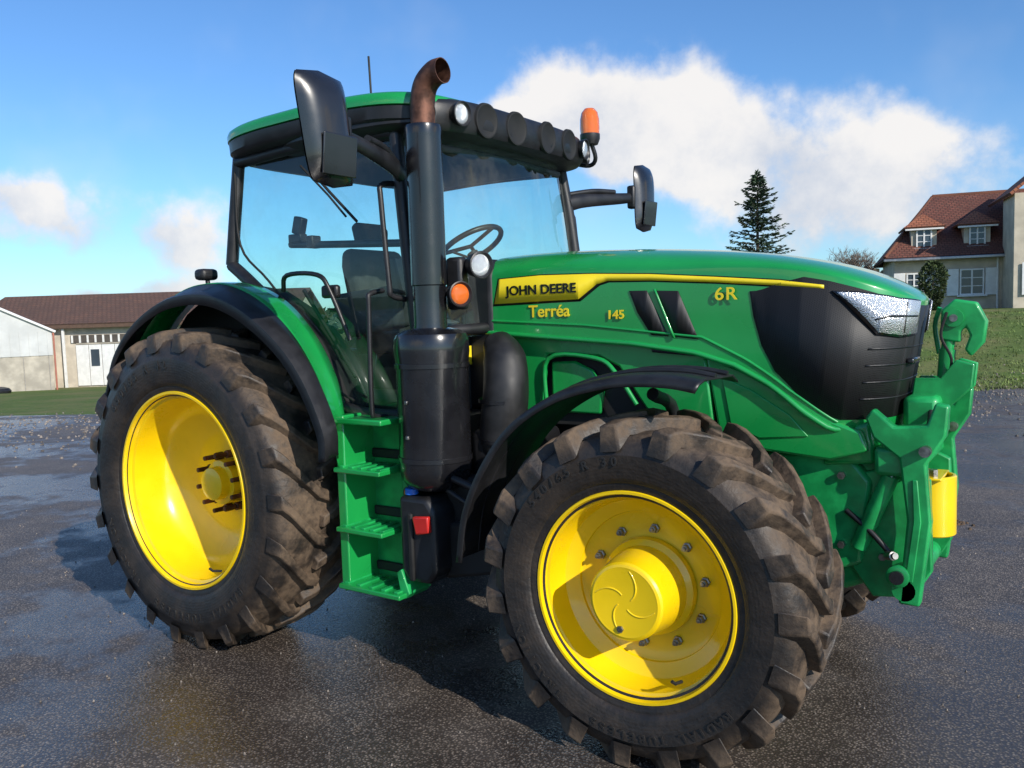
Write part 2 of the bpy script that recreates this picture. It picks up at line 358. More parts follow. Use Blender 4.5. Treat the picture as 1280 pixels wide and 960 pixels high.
prism('front_axle_carrier',[(2.95,1.22),(3.45,1.25),(3.60,1.12),(3.56,.66),(3.38,.58),(3.10,.62),(2.98,.80)],-.27,.27,GREEN2,T,.03,seg=3)
prism('front_axle_carrier_plate',[(3.05,1.18),(3.40,1.20),(3.50,1.08),(3.46,.72),(3.30,.66),(3.12,.72)],-.335,.335,GREEN2,T,.02)
for sg in(-1,1):
    for x,z in((3.12,1.10),(3.12,.80),(3.38,1.10),(3.38,.80),(3.25,.95)):
        lathe('carrier_bolt',[(.33,.018),(.356,.016),(.356,.0)],STEEL,T,origin=(x,0,z),axis=(0,sg,0),seg=6,ang=20)
prism('nose_lower_cover',[(3.36,1.30),(3.50,1.34),(3.52,1.16),(3.30,1.14)],-.36,.36,GREEN,T,.02)
tube('front_axle',[(2.765,-.62,.69),(2.765,-.35,.66),(2.765,.35,.66),(2.765,.62,.69)],[.11,.13,.13,.11],GREEN2,T,seg=16,sm=4)
for sg in(-1,1):
    lathe('axle_end',[(0,.20),(.10,.22),(.20,.18),(.30,.16)],GREEN2,T,origin=(2.765,sg*.60,.694),axis=(0,sg,0),seg=32)
    tube('steering_cylinder',[(2.95,sg*.18,.72),(2.95,sg*.55,.72)],.035,BLKG,T)
    tube('fender_bracket',[(2.72,sg*.52,.85),(2.70,sg*.52,1.35),(2.70,sg*.75,1.47)],.028,BLK,T,sm=4)
tube('rear_axle',[(0,-.86,.891),(0,.86,.891)],.13,GREEN2,T,seg=20)
box('transmission',(.55,0,.85),(1.9,.56,.62),BLKM,T,bev=.04)
box('cab_floor_frame',(.85,0,1.20),(1.45,1.42,.26),BLK,T,bev=.02)
# ---------------- fenders
def strip(name,cols,mat,solid=.006,k=6,bev=0):
    rows=[catmull(c,k) for c in cols]
    n=min(len(r) for r in rows)
    return grid(name,[r[:n] for r in rows],mat,T,solid=solid,ang=55,bev=bev,off=0)
for sg in(-1,1):
    G=[(-.60,1.70),(-.38,1.90),(-.12,2.025),(.12,2.06),(.36,2.02),(.58,1.91),(.77,1.73),(.90,1.52),(.98,1.30),(1.03,1.06)]
    B=[(-.72,1.44),(-.61,1.66),(-.40,1.84),(-.13,1.96),(.12,2.00),(.36,1.985),(.60,1.90),(.85,1.74),(1.03,1.55),(1.16,1.30),(1.17,1.15)]
    Bl=[(x*.965+.004,(z-.89)*.94+.89) for x,z in B]
    G0=[(-.68,1.50)]+G
    G1=[(.5*(a[0]+b[0]),.5*(a[1]+b[1])+.028) for a,b in zip(G0,B)]
    strip('rear_fender_green',[[(x,sg*.855,z) for x,z in G0],[(x+.01,sg*.92,z+.004) for x,z in G0],[(x+.02,sg*1.01,z+.0) for x,z in G0],[(x,sg*1.07,z-.005) for x,z in G1]],GREEN)
    strip('rear_fender_extension',[[(x,sg*1.065,z-.006) for x,z in G1],[(x,sg*1.13,z+.012) for x,z in B],[(x,sg*1.19,z) for x,z in B],[(x,sg*1.215,z-.012) for x,z in B],[(x,sg*1.222,z) for x,z in Bl]],BLK,.008)
    prism('fender_inner_wall',[(a,b-.01) for a,b in G0]+[(1.0,.95),(.7,.9),(-.5,1.2)],*sorted((sg*.70,sg*.855)),BLKM,T,0)
    F=[(1.885,.72),(1.93,.95),(2.04,1.17),(2.20,1.36),(2.42,1.495),(2.65,1.56),(2.80,1.575),(2.95,1.572),(3.06,1.555)]
    Fl=[(2.765+(x-2.765)*.955,.694+(z-.694)*.955) for x,z in F]
    strip('front_fender',[[(x,sg*.70,z-.03) for x,z in F],[(x,sg*.76,z) for x,z in F],[(x,sg*1.06,z+.004) for x,z in F],[(x,sg*1.115,z-.008) for x,z in F],[(x,sg*1.13,z) for x,z in Fl]],BLK,.008)
    for dy in(.82,.95):
        P=[(x,sg*dy,z+.012) for x,z in F]; tube('fender_rib',P,.012,BLK,T,sm=4,seg=8)
# ---------------- steps
for sg in(-1,1):
    prism('step_side_plate',[(1.03,1.34),(1.09,1.34),(1.09,.44),(1.05,.41),(1.03,.46)],*sorted((sg*1.01,sg*.70)),GREEN,T,.008)
    box('step_back_plate',(1.22,sg*.78,.87),(.30,.02,.90),GREEN2,T)
    prism('step_right_plate',[(1.40,.56),(1.43,.58),(1.48,.46),(1.45,.43),(1.42,.45)],*sorted((sg*.99,sg*.82)),GREEN2,T,.005)
    for z,x1 in((1.06,1.36),(.75,1.36),(.45,1.46)):
        box('step_tread',((1.04+x1)/2,sg*.93,z),(x1-1.04,.23,.026),GREEN,T,bev=.006)
        for q in range(5):
            box('tread_grip',(1.08+q*(.065 if x1<1.4 else .085),sg*.93,z+.017),(.028,.19,.010),GREEN2,T,bev=.002)
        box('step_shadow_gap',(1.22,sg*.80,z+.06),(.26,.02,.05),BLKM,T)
    box('step_platform',(1.20,sg*.90,1.315),(.36,.28,.03),GREEN,T)
lathe('side_reflector',[(0,.028),(-.008,.026),(-.012,.018),(-.013,0)],AMB,T,origin=(1.36,-.83,.93),seg=24)
lathe('reflector_ring',[(0,.034),(-.006,.034),(-.006,.027)],BLK,T,origin=(1.36,-.829,.93),seg=24)
box('reflector_bracket',(1.36,-.81,.93),(.10,.03,.14),GREEN2,T)
# ---------------- exhaust
SX,SY=1.555,-.837
lathe('exhaust_canister',[(.98,0),(.98,.12),(1.0,.15),(1.04,.175),(1.08,.180),(1.60,.180),(1.66,.187),(1.72,.185),(1.745,.175),(1.765,.14),(1.775,.09)],BLKG,T,origin=(SX,SY,0),axis=(0,0,1),seg=48,ang=32)
lathe('exhaust_stack',[(1.77,.085),(1.80,.082),(1.98,.082),(1.985,.088),(2.70,.088),(2.735,.092),(2.75,.088),(2.76,.055)],BLKG,T,origin=(SX,SY,0),axis=(0,0,1),seg=40,ang=32)
for z in(1.12,1.58): lathe('canister_band',[(z,.181),(z+.002,.186),(z+.024,.186),(z+.026,.181)],BLKG,T,origin=(SX,SY,0),axis=(0,0,1),seg=48)
for z in(1.25,1.42): box('canister_bolt',(SX-.02,SY-.18,z),(.018,.018,.018),STEEL,T,bev=.003)
EP=[(SX,SY,2.72),(SX,SY,2.80),(SX+.005,SY,2.88),(SX+.03,SY-.0,2.945),(SX+.085,SY,2.985),(SX+.135,SY,2.99)]
def open_pipe(name,pts,r,mat,th=.004):
    P=catmull(pts,6); seg=24; vs=[];fs=[]; up=Vector((0,1,0))
    for rr in(r,r-th):
        for i,p in enumerate(P):
            t=(P[min(i+1,len(P)-1)]-P[max(0,i-1)]).normalized(); u=(up-t*up.dot(t)).normalized(); s=t.cross(u)
            for k in range(seg):
                a=2*math.pi*k/seg; vs.append(p+u*math.cos(a)*rr+s*math.sin(a)*rr)
    n=len(P)
    for L in(0,1):
        for i in range(n-1):
            for k in range(seg): b=L*n*seg; fs.append((b+i*seg+k,b+i*seg+(k+1)%seg,b+(i+1)*seg+(k+1)%seg,b+(i+1)*seg+k))
    for k in range(seg): a=(n-1)*seg; b=n*seg+(n-1)*seg; fs.append((a+k,a+(k+1)%seg,b+(k+1)%seg,b+k))
    return mk(name,vs,fs,mat,T,ang=60)
open_pipe('exhaust_outlet',EP,.060,RUST)
prism('def_tank',[(1.42,.95),(1.60,.95),(1.65,.88),(1.65,.58),(1.60,.52),(1.46,.52),(1.42,.58)],-.98,-.55,BLK,T,.025,seg=3)
prism('tank_lower_tail',[(1.55,.80),(1.95,.85),(1.98,.60),(1.60,.52)],-.86,-.45,BLKM,T,.02)
lathe('filler_cap',[(0,.034),(.025,.034),(.030,.028),(.030,0)],BLUE,T,origin=(1.47,-.93,.955),axis=(0,0,1),seg=24)
prism('battery_isolator',[(1.53,.86),(1.63,.87),(1.635,.79),(1.55,.77)],-1.01,-.98,RED,T,.008)
box('tank_bracket',(1.50,-.985,.70),(.03,.02,.34),BLKM,T)
tube('intake_duct',[(1.78,-.55,1.02),(1.80,-.60,1.20),(1.83,-.60,1.45),(1.80,-.56,1.60),(1.72,-.50,1.68)],[.10,.12,.115,.11,.08],RUBR,T,sm=6,seg=20)
for zq in (1.20,1.40): lathe('duct_clamp',[(-.01,.122),(-.01,.127),(.01,.127),(.01,.122)],BLKG,T,origin=(1.812,-.60,zq),axis=(.05,0,1),seg=32)
box('duct_box',(1.83,-.52,1.12),(.35,.36,.28),BLK,T,bev=.05,seg=3)
box('side_box',(1.72,-.62,.86),(.30,.40,.34),BLKM,T,bev=.04)
tube('hose_a',[(1.70,-.90,1.05),(1.85,-.90,1.0),(1.95,-.80,.85),(2.0,-.6,.80)],.018,RUBR,T,sm=5)
tube('hose_b',[(1.66,-.88,.98),(1.80,-.86,.90),(1.90,-.75,.78),(2.0,-.5,.78)],.013,RUBR,T,sm=5)
# ---------------- cab
ZT=2.79
def sell(cx,ax,ay,n,k,m=96):
    out=[]
    for i in range(m):
        a=2*math.pi*i/m; c,s=math.cos(a),math.sin(a)
        out.append((cx+ax*k*math.copysign(abs(c)**(2/n),c),ay*k*math.copysign(abs(s)**(2/n),s)))
    return out
def shell(name,layers,mat,n=5.5,cx=.78,ax=.81,ay=.93,zf=None,cap=True):
    rows=[]
    for k,z in layers:
        r=sell(cx,ax,ay,n,k); rows.append([(x,y,z+(zf(x,y,k) if zf else 0)) for x,y in r])
    m=len(rows[0]); vs=[v for r in rows for v in r]; fs=[]
    for i in range(len(rows)-1):
        for j in range(m): fs.append((i*m+j,i*m+(j+1)%m,(i+1)*m+(j+1)%m,(i+1)*m+j))
    fs.append(tuple(range(m)));
    if cap: fs.append(tuple((len(rows)-1)*m+j for j in range(m)))
    return mk(name,vs,fs,mat,T,ang=40)
rt=lambda x,y,k: .035*math.sin(max(0,min(1,(x+.03)/1.7))*math.pi)
shell('roof_lower',[(.90,2.755),(.965,2.765),(.99,2.79),(.994,2.850)],BLK,zf=rt)
ly=[(.985,2.853),(1.0,2.858),(1.003,2.882),(.995,2.905),(.975,2.920)]+[(k,2.920+.055*(1-(k/.975)**2.3)**.8) for k in (.94,.88,.8,.7,.55,.4,.25,.1,.02)]
shell('roof_panel',ly,GREEN,zf=rt)
for y in (-.62,-.35,.35,.62): tube('roof_rib',[(.15,y,2.94),(.7,y,2.985),(1.25,y,2.965)],.012,GREEN,T,sm=4,seg=8)
shell('roof_visor',[(.90,2.745),(.97,2.755),(1.0,2.785),(1.0,2.880),(.985,2.905),(.95,2.920),(.6,2.925)],BLK,n=3.8,cx=1.00,ax=.645,ay=.905)
def lamp(name,c,d,r,mat=LENS,dep=.06):
    d=Vector(d).normalized()
    lathe(name+'_housing',[(-dep,r*.55),(-dep*.6,r*.95),(0,r*1.14),(.014,r*1.18),(.016,r*1.08),(.002,r*.90)],BLK,T,origin=c,axis=d,seg=32,ang=30)
    lathe(name+'_lens',[(.002,r*.92),(.008,r*.8),(.012,r*.5),(.013,0)],mat,T,origin=c,axis=d,seg=32,ang=60)
for sg in(-1,1):
    lamp('roof_lamp',(1.625,sg*.62,2.835),(1,sg*.12,-.08),.053)
    lamp('roof_lamp',(1.540,sg*.80,2.830),(.95,sg*.30,-.08),.046)
    for y in(.42,.16):
        lathe('visor_pocket',[(-.012,.092),(.004,.088),(.005,.080),(-.001,.066),(-.003,.0)],BLKM,T,origin=(1.650-.012*(y>.3),sg*y,2.832),axis=(1,sg*.06,-.05),seg=36).scale=(1,1,1)
    A=[(1.34,sg*.80,ZT),(1.39,sg*.825,2.45),(1.43,sg*.835,2.10),(1.46,sg*.825,1.75),(1.49,sg*.80,1.34)]
    tube('a_pillar',A,.036,BLK,T,sm=5,seg=12)
    Cp=[(.13,sg*.80,ZT),(.09,sg*.82,2.45),(.05,sg*.83,2.17)]
    tube('c_pillar',Cp,.036,BLK,T,sm=5,seg=12)
    low=[(.05,sg*.83,2.17),(.20,sg*.845,2.08),(.38,sg*.85,1.95),(.55,sg*.85,1.80),(.69,sg*.85,1.65),(.80,sg*.85,1.50),(.90,sg*.85,1.38),(1.05,sg*.84,1.335),(1.25,sg*.83,1.325),(1.49,sg*.81,1.33)]
    tube('door_lower_frame',low,.036,BLK,T,sm=5,seg=10)
    tube('cab_header',[(.13,sg*.81,2.755),(.75,sg*.83,2.775),(1.34,sg*.81,2.755)],.034,BLK,T,sm=4)
    lowp=[(p[0],p[2]) for p in low]
    rows=[]
    for i in range(25):
        t=i/24; xb=.055+(1.49-.055)*t; zbm=float(np.interp(xb,[q[0] for q in lowp],[q[1] for q in lowp]))
        xt=.13+(1.34-.13)*t; r=[]
        for j in range(13):
            u=j/12; z=zbm+(ZT-zbm)*u; x=xb+(xt-xb)*u
            r.append((x,sg*(.80+.035*math.sin(math.pi*min(1,max(0,(z-1.33)/1.46)))),z))
        rows.append(r)
    grid('side_glass',rows,GLS,T,ang=60)
    tube('glass_seal',[(.13,sg*.838,2.70),(.16,sg*.85,2.28),(.40,sg*.858,2.06),(.70,sg*.858,1.76),(.90,sg*.856,1.47),(1.02,sg*.852,1.40)],.007,BLKM,T,sm=5,seg=8)
    tube('grab_rail',[(1.35,sg*.83,2.50),(1.35,sg*.93,2.48),(1.36,sg*.945,2.40),(1.39,sg*.945,2.0),(1.39,sg*.93,1.94),(1.41,sg*.84,1.92)],.014,BLK,T,sm=4,seg=10)
    tube('step_handrail',[(1.27,sg*.86,1.97),(1.27,sg*.96,1.95),(1.27,sg*.97,1.88),(1.27,sg*.98,1.40),(1.27,sg*.96,1.34),(1.27,sg*.88,1.33)],.013,BLK,T,sm=4,seg=10)
    tube('door_handle_loop',[(.52,sg*.86,2.00),(.60,sg*.90,2.08),(.85,sg*.91,2.07),(.93,sg*.90,1.98),(1.02,sg*.86,1.72)],.013,BLK,T,sm=5,seg=10)
    box('door_latch',(.90,sg*.865,1.98),(.12,.04,.07),BLK,T,bev=.015)
    tube('gas_strut',[(.62,sg*.80,2.0),(.98,sg*.79,1.52)],.011,BLKM,T,seg=8)
def xw(z): return float(np.interp(z,[1.34,1.75,2.10,2.45,2.79],[1.49,1.46,1.43,1.39,1.34]))
rows=[[ (xw(z)+.17*(1-(y/.81)**2),y,z) for z in np.linspace(1.72,ZT,14)] for y in np.linspace(-.80,.80,25)]
grid('windscreen',rows,GLS,T,ang=60)
rows=[[ (float(np.interp(z,[1.6,2.17,2.79],[.07,.05,.13]))-.06*(1-(y/.81)**2),y,z) for z in np.linspace(1.6,ZT,10)] for y in np.linspace(-.80,.80,15)]
grid('rear_window',rows,GLS,T,ang=60)
tube('rear_window_frame',[(.07,-.80,1.62),(.02,-.4,1.60),(.01,0,1.60),(.02,.4,1.60),(.07,.80,1.62)],.03,BLK,T,sm=3)
prism('cab_rear_lower',[(.02,1.62),(.10,1.62),(.30,1.32),(.20,1.30)],-.69,.69,BLKM,T)
prism('cowl',[(1.47,1.33),(1.66,1.33),(1.66,2.08),(1.60,2.125),(1.52,2.13),(1.47,2.06)],-.455,.455,BLK,T,.03,seg=3)
tube('windscreen_sill',[(1.48,-.81,1.75),(1.60,-.5,1.76),(1.63,0,1.77),(1.60,.5,1.76),(1.48,.81,1.75)],.03,BLK,T,sm=4)
prism('firewall',[(1.46,1.33),(1.50,1.33),(1.50,1.74),(1.46,1.74)],-.80,.80,INT,T)
box('service_label',(1.515,-.63,1.55),(.004,.10,.20),WHT,T,bev=.001)
box('service_label',(1.515,-.50,1.62),(.004,.08,.10),YDEC,T,bev=.001)
tube('wiper_arm',[(.80,-.865,2.62),(.93,-.87,2.50),(1.12,-.872,2.33)],.008,BLKM,T,seg=8)
tube('wiper_blade',[(.72,-.87,2.66),(.93,-.878,2.48),(1.05,-.878,2.36)],.006,BLKM,T,seg=8)
# interior
box('cab_carpet',(.85,0,1.36),(1.2,1.38,.06),BLKM,T)
prism('driver_seat_cushion',[(.42,1.75),(.95,1.79),(.98,1.69),(.92,1.63),(.45,1.61)],-.26,.26,SEAT,T,.04,seg=3)
prism('driver_seat_back',[(.42,1.73),(.56,1.75),(.46,2.22),(.42,2.28),(.34,2.26),(.33,2.16)],-.24,.24,SEAT,T,.04,seg=3)
prism('seat_headrest',[(.42,2.30),(.36,2.30),(.33,2.42),(.38,2.45),(.43,2.40)],-.13,.13,SEAT,T,.02,seg=3)
prism('seat_pedestal',[(.50,1.38),(.85,1.38),(.80,1.63),(.55,1.63)],-.18,.18,BLK,T,.02)
prism('armrest_console',[(.50,1.98),(1.0,2.02),(1.06,1.95),(1.0,1.78),(.62,1.72),(.52,1.84)],-.48,-.32,INT,T,.03,seg=3)
prism('side_console',[(.20,1.85),(.55,1.80),(.75,1.58),(.85,1.38),(.25,1.38)],-.69,-.50,INT,T,.03)
prism('side_console_far',[(.20,1.85),(.55,1.80),(.75,1.58),(.85,1.38),(.25,1.38)],.50,.69,INT,T,.03)
prism('dashboard',[(1.25,1.38),(1.46,1.38),(1.50,2.02),(1.42,2.14),(1.30,2.10),(1.28,1.90)],-.22,.22,BLK,T,.04,seg=3)
tube('steering_column',[(1.35,0,1.95),(1.20,0,2.20)],.035,BLK,T)
wc=Vector((1.19,0,2.24)); ax=Vector((-.5,0,.86)).normalized(); e1=Vector((0,1,0)); e2=ax.cross(e1)
tube('steering_wheel',[wc+(e1*math.cos(a)+e2*math.sin(a))*.20 for a in np.linspace(0,2*math.pi,40,endpoint=False)],.016,BLK,T,closed=True,seg=10)
for a in(.5,2.64,4.71): tube('wheel_spoke',[wc,wc+(e1*math.cos(a)+e2*math.sin(a))*.20],.012,BLK,T,seg=8)
tube('monitor_bar',[(.42,-.70,2.27),(.7,-.72,2.25),(1.36,-.74,2.21)],.020,BLK,T,sm=3)
box('monitor_clamp',(.48,-.70,2.30),(.10,.06,.05),BLK,T); box('monitor_clamp',(.50,-.70,2.37),(.07,.05,.10),BLK,T,rot=(0,.3,0)); box('monitor_clamp',(.62,-.71,2.27),(.05,.07,.07),BLK,T)
box('corner_display',(1.18,-.62,2.05),(.06,.26,.20),BLK,T,rot=(0,-.2,.4),bev=.015)
tube('control_lever',[(.95,-.40,2.0),(.99,-.40,2.12)],.022,BLK,T); tube('column_stalk',[(1.24,-.05,2.16),(1.20,-.20,2.20)],.008,BLK,T,seg=8)
box('headliner',(.75,0,2.75),(1.15,1.45,.03),INT,T)
tube('interior_grab',[(.40,.62,2.55),(.42,.55,2.50),(.45,.55,2.35),(.45,.62,2.30)],.012,BLKM,T,sm=3)
tube('sun_blind',[(1.44,-.60,2.70),(1.48,0,2.70),(1.44,.60,2.70)],.022,INT,T,sm=3)
# mirrors
for sg in(-1,1):
    cx,cy,cz=1.577,sg*1.515,2.62
    rows=[]
    H=.238
    for i in range(25):
        v=-1+2*i/24; kz=H*v; wy=.136*(1-abs(v)**6)**(1/6.) if abs(v)<1 else 0.0
        wy=max(wy,.004)*(1+.06*v)
        xo=.060*(1-abs(v)**4); tilt=.05*v
        r=[]
        for j in range(17):
            u=-1+2*j/16
            r.append((cx+xo*(1-abs(u)**3)+.02-.01*v,cy+wy*u+sg*tilt*.4,cz+kz))
        rows.append(r)
    grid('mirror_housing',rows,BLKG,T,ang=60)
    rows2=[[ (cx+.012-.01*(-1+2*i/24),y,z) for (x,y,z) in r] for i,r in enumerate(rows)]
    grid('mirror_glass',rows2,CHROME,T)
    box('mirror_lower_pane',(cx+.078,cy-sg*.015,cz-.11),(.010,.19,.17),BLKG,T,bev=.025,rot=(0,.12,0),seg=3)
    tube('mirror_arm',[(1.39,sg*.82,2.54),(1.44,sg*.95,2.57),(1.54,sg*1.25,2.60),(1.57,sg*1.42,2.62)],[.048,.046,.038,.032],BLK,T,sm=5,seg=10,flat=.6)
    tube('mirror_arm_brace',[(1.36,sg*.82,2.60),(1.46,sg*1.02,2.635),(1.53,sg*1.2,2.64)],.018,BLK,T,sm=4,seg=8)
    box('mirror_knuckle',(1.57,sg*1.39,2.62),(.06,.06,.16),BLK,T,bev=.015)
# beacon, antenna, lamps
bx,by=1.56,.82
tube('beacon_stem',[(1.42,.84,2.80),(1.52,.88,2.78),(1.575,.86,2.82),(bx,by,2.93)],.014,BLK,T,sm=4)
lathe('beacon_base',[(2.90,0),(2.90,.050),(2.935,.064),(2.965,.064),(2.97,.05)],BLK,T,origin=(bx,by,0),axis=(0,0,1),seg=28)
lathe('beacon_lens',[(2.965,.060),(3.0,.063),(3.06,.061),(3.10,.052),(3.125,.032),(3.132,0)],AMB,T,origin=(bx,by,0),axis=(0,0,1),seg=32,ang=60)
tube('antenna',[(1.10,-.70,2.90),(1.09,-.70,3.20)],.006,BLKM,T,seg=6)
lathe('antenna_base',[(2.90,.03),(2.96,.025),(2.99,.01),(2.99,0)],BLKM,T,origin=(1.10,-.70,0),axis=(0,0,1),seg=16)
box('roof_hatch_hinge',(1.30,.50,2.99),(.12,.08,.02),GREEN,T)
for sg in(-1,1):
    lamp('hood_side_lamp',(1.77,sg*.70,2.075),(1,sg*.35,-.03),.058,dep=.09)
    lamp('turn_signal',(1.70,sg*.78,1.935),(1,sg*.45,0),.054,AMB,dep=.07)
    box('lamp_bracket',(1.64,sg*.72,1.99),(.10,.07,.26),BLK,T,bev=.02)
    tube('lamp_arm',[(1.50,sg*.80,1.90),(1.60,sg*.74,1.96),(1.66,sg*.72,2.02)],.022,BLK,T,sm=3)
    box('rear_lamp',(-.31,sg*.75,2.135),(.10,.12,.07),BLK,T,bev=.025,seg=3)
    tube('rear_lamp_stalk',[(-.28,sg*.75,1.90),(-.30,sg*.75,2.10)],.014,BLK,T)
# ---------------- front linkage
for sg in(-1,1):
    yy=lambda a,b: sorted((sg*a,sg*b))
    prism('linkage_side_plate',[(3.42,1.10),(3.60,1.16),(3.72,1.10),(3.73,.72),(3.66,.60),(3.50,.58),(3.40,.72)],*yy(.27,.31),GREEN2,T,.008)
    prism('lower_link_folded',[(3.62,.60),(3.70,.60),(3.74,.95),(3.72,1.18),(3.79,1.30),(3.80,1.42),(3.75,1.43),(3.72,1.34),(3.60,1.33),(3.52,1.40),(3.49,1.36),(3.52,1.28),(3.62,1.20),(3.65,.95)],*yy(.36,.42),GREEN2,T,.010)
    prism('lower_link_web',[(3.645,.70),(3.675,.70),(3.705,.95),(3.69,1.12),(3.67,1.12),(3.675,.95)],*yy(.42,.428),GREEN2,T,.004)
    tube('linkage_pin',[(3.62,sg*.24,.72),(3.62,sg*.46,.72)],.028,BLKG,T,seg=16)
    tube('linkage_pin',[(3.72,sg*.33,1.24),(3.72,sg*.46,1.24)],.022,STEEL,T,seg=16)
    lathe('pin_head',[(0,.045),(.02,.045),(.025,.035),(.025,0)],GREEN2,T,origin=(3.62,sg*.42,.72),axis=(0,sg,0),seg=20)
    tube('lift_cylinder',[(3.45,sg*.34,.80),(3.58,sg*.36,1.12)],.035,GREEN2,T)
    tube('lift_cylinder_rod',[(3.56,sg*.355,1.08),(3.66,sg*.37,1.26)],.018,CHROME,T)
    lathe('coupler',[(0,.018),(.04,.018),(.042,.013),(.055,.013),(.055,0)],STEEL,T,origin=(3.58,sg*.43,.80),axis=(.6,sg*.6,.2),seg=14)
    for x,z in((3.54,1.06),(3.54,.76)): lathe('plate_bolt',[(.305,.018),(.325,.016),(.325,0)],STEEL,T,origin=(x,0,z),axis=(0,sg,0),seg=6,ang=20)
box('linkage_cross_member',(3.60,0,1.18),(.16,.80,.12),GREEN2,T,bev=.02)
box('linkage_top_bracket',(3.66,0,1.33),(.14,.36,.20),GREEN2,T,bev=.025)
tube('linkage_cross_tube',[(3.64,-.42,.66),(3.64,.42,.66)],.045,GREEN2,T,seg=18)
for sg in(-1,1):
    prism('top_link_bracket',[(3.60,1.36),(3.74,1.36),(3.84,1.46),(3.85,1.56),(3.78,1.58),(3.72,1.50),(3.62,1.50)],*sorted((sg*.05,sg*.075)),GREEN2,T,.006)
tube('top_link',[(3.73,0,1.44),(3.735,0,1.60),(3.75,0,1.72)],.026,GREEN2,T,seg=14)
tube('top_link_screw',[(3.73,0,1.50),(3.738,0,1.62)],.033,GREEN2,T,seg=8)
prism('top_link_hook',[(3.71,1.66),(3.715,1.79),(3.765,1.835),(3.85,1.82),(3.89,1.74),(3.88,1.65),(3.83,1.59),(3.805,1.62),(3.825,1.68),(3.81,1.715),(3.79,1.70),(3.79,1.65)],-.030,.030,GREEN2,T,.010,seg=3)
lathe('hook_boss',[(-.042,0),(-.042,.038),(.042,.038),(.042,0)],GREEN2,T,origin=(3.765,0,1.755),seg=20)
lathe('hook_pin',[(-.05,0),(-.05,.016),(.05,.016),(.05,0)],STEEL,T,origin=(3.765,0,1.755),seg=14)
tube('release_lever',[(3.70,.04,1.60),(3.68,.06,1.72),(3.70,.05,1.80)],.010,GREEN2,T,sm=3,seg=8)
tube('chain_cord',[(3.74,-.05,1.78),(3.72,-.06,1.68),(3.76,-.05,1.58),(3.74,-.04,1.48)],.006,BLKM,T,sm=5,seg=6)
lathe('pto_guard',[(-.13,.10),(-.125,.105),(.125,.105),(.13,.10),(.13,.09),(-.13,.09)],YEL,T,origin=(3.68,-.04,.95),axis=(0,0,1),seg=36,closed=True)
box('pto_guard_flange',(3.64,-.04,1.075),(.20,.24,.012),YEL,T,bev=.004)
lathe('pto_bolt',[(0,.02),(.03,.02),(.03,0)],STEEL,T,origin=(3.70,-.10,1.08),axis=(0,0,1),seg=6,ang=20)
tube('hydraulic_hose',[(3.45,-.30,1.16),(3.60,-.34,1.22),(3.70,-.28,1.30),(3.70,-.15,1.38)],.013,RUBR,T,sm=5)
tube('hydraulic_hose',[(3.40,-.34,.95),(3.50,-.37,.88),(3.58,-.38,.80)],.012,RUBR,T,sm=5)
box('under_tank',(1.35,0,.72),(1.0,.9,.4),BLKM,T,bev=.05)
tube('drive_shaft',[(1.5,0,.62),(2.7,0,.62)],.04,BLKM,T)
# ================================================================== SETTING
CX,CY=4.26,-4.085; YAW=.6018
def BG(L,D,z=0): return (CX+L*math.cos(YAW)-D*math.sin(YAW),CY+L*math.sin(YAW)+D*math.cos(YAW),z)
def inv(x,y):
    dx,dy=x-CX,y-CY; return dx*math.cos(YAW)+dy*math.sin(YAW),-dx*math.sin(YAW)+dy*math.cos(YAW)
def tz(x,y):
    L,D=inv(x,y)
    right=sst(2,8,L); left=1-sst(-6,4,L)
    zr=1.45*sst(16.3,33,D)
    zl=-.045*max(0,min(D,58)-16.5)
    return zr*right+zl*left+.0
def sheet(name,us,vs_,zoff,mat,fn=None):
    rows=[]
    for u in us:
        rows.append([(lambda p:(p[0],p[1],tz(p[0],p[1])+zoff))(BG(u,v)) for v in vs_])
    return grid(name,rows,mat,None)
Ls=list(np.concatenate([np.linspace(-900,-80,8),np.linspace(-70,-22,20),np.linspace(-20,50,90),np.linspace(60,900,8)]))
Ds=list(np.concatenate([np.linspace(-300,-12,6),np.linspace(-8,14,10),np.linspace(15,60,70),np.linspace(70,1500,12)]))
GRS,nt,b=newmat('grass'); n1=noise_n(nt,.35,5,.65); n2=noise_n(nt,9,6,.8); n5=noise_n(nt,1.6,5,.7)
c1=mixc(nt,ramp(nt,n2.outputs[0],(.3,.7,0,1)),(.050,.090,.018),(.15,.21,.050))
c1=mixc(nt,ramp(nt,n5.outputs[0],(.40,.65,0,.5)),c1,(.065,.110,.022))
c2=mixc(nt,ramp(nt,n1.outputs[0],(.42,.66,0,.7)),c1,(.20,.175,.075)); nt.links.new(c2,b.inputs['Base Color']); b.inputs['Roughness'].default_value=.9; b.inputs['Specular IOR Level'].default_value=.2; bump(nt,b,n2.outputs[0],.6,.05)
sheet('ground',Ls,Ds,-.01,GRS)
ASP,nt,b=newmat('wet_asphalt')
n1=noise_n(nt,.38,4,.6); n2=noise_n(nt,2.1,5,.65); n3=noise_n(nt,55,4,.8); n6=noise_n(nt,.9,6,.7)
tc=N(nt,'ShaderNodeTexCoord'); v=N(nt,'ShaderNodeTexVoronoi'); v.inputs['Scale'].default_value=80; nt.links.new(tc.outputs['Object'],v.inputs['Vector'])
stone=ramp(nt,v.outputs['Distance'],(.15,.6,1,0))
sc_=N(nt,'ShaderNodeSeparateColor'); nt.links.new(v.outputs['Color'],sc_.inputs[0])
cs=mixc(nt,sc_.outputs[0],(.105,.092,.082),(.36,.315,.27)); cs=mixc(nt,stone,(.066,.058,.052),cs)
wet=ramp(nt,math_n(nt,'ADD',math_n(nt,'MULTIPLY',n1.outputs[0],.62),math_n(nt,'MULTIPLY',n2.outputs[0],.38)),(.43,.57,0,1))
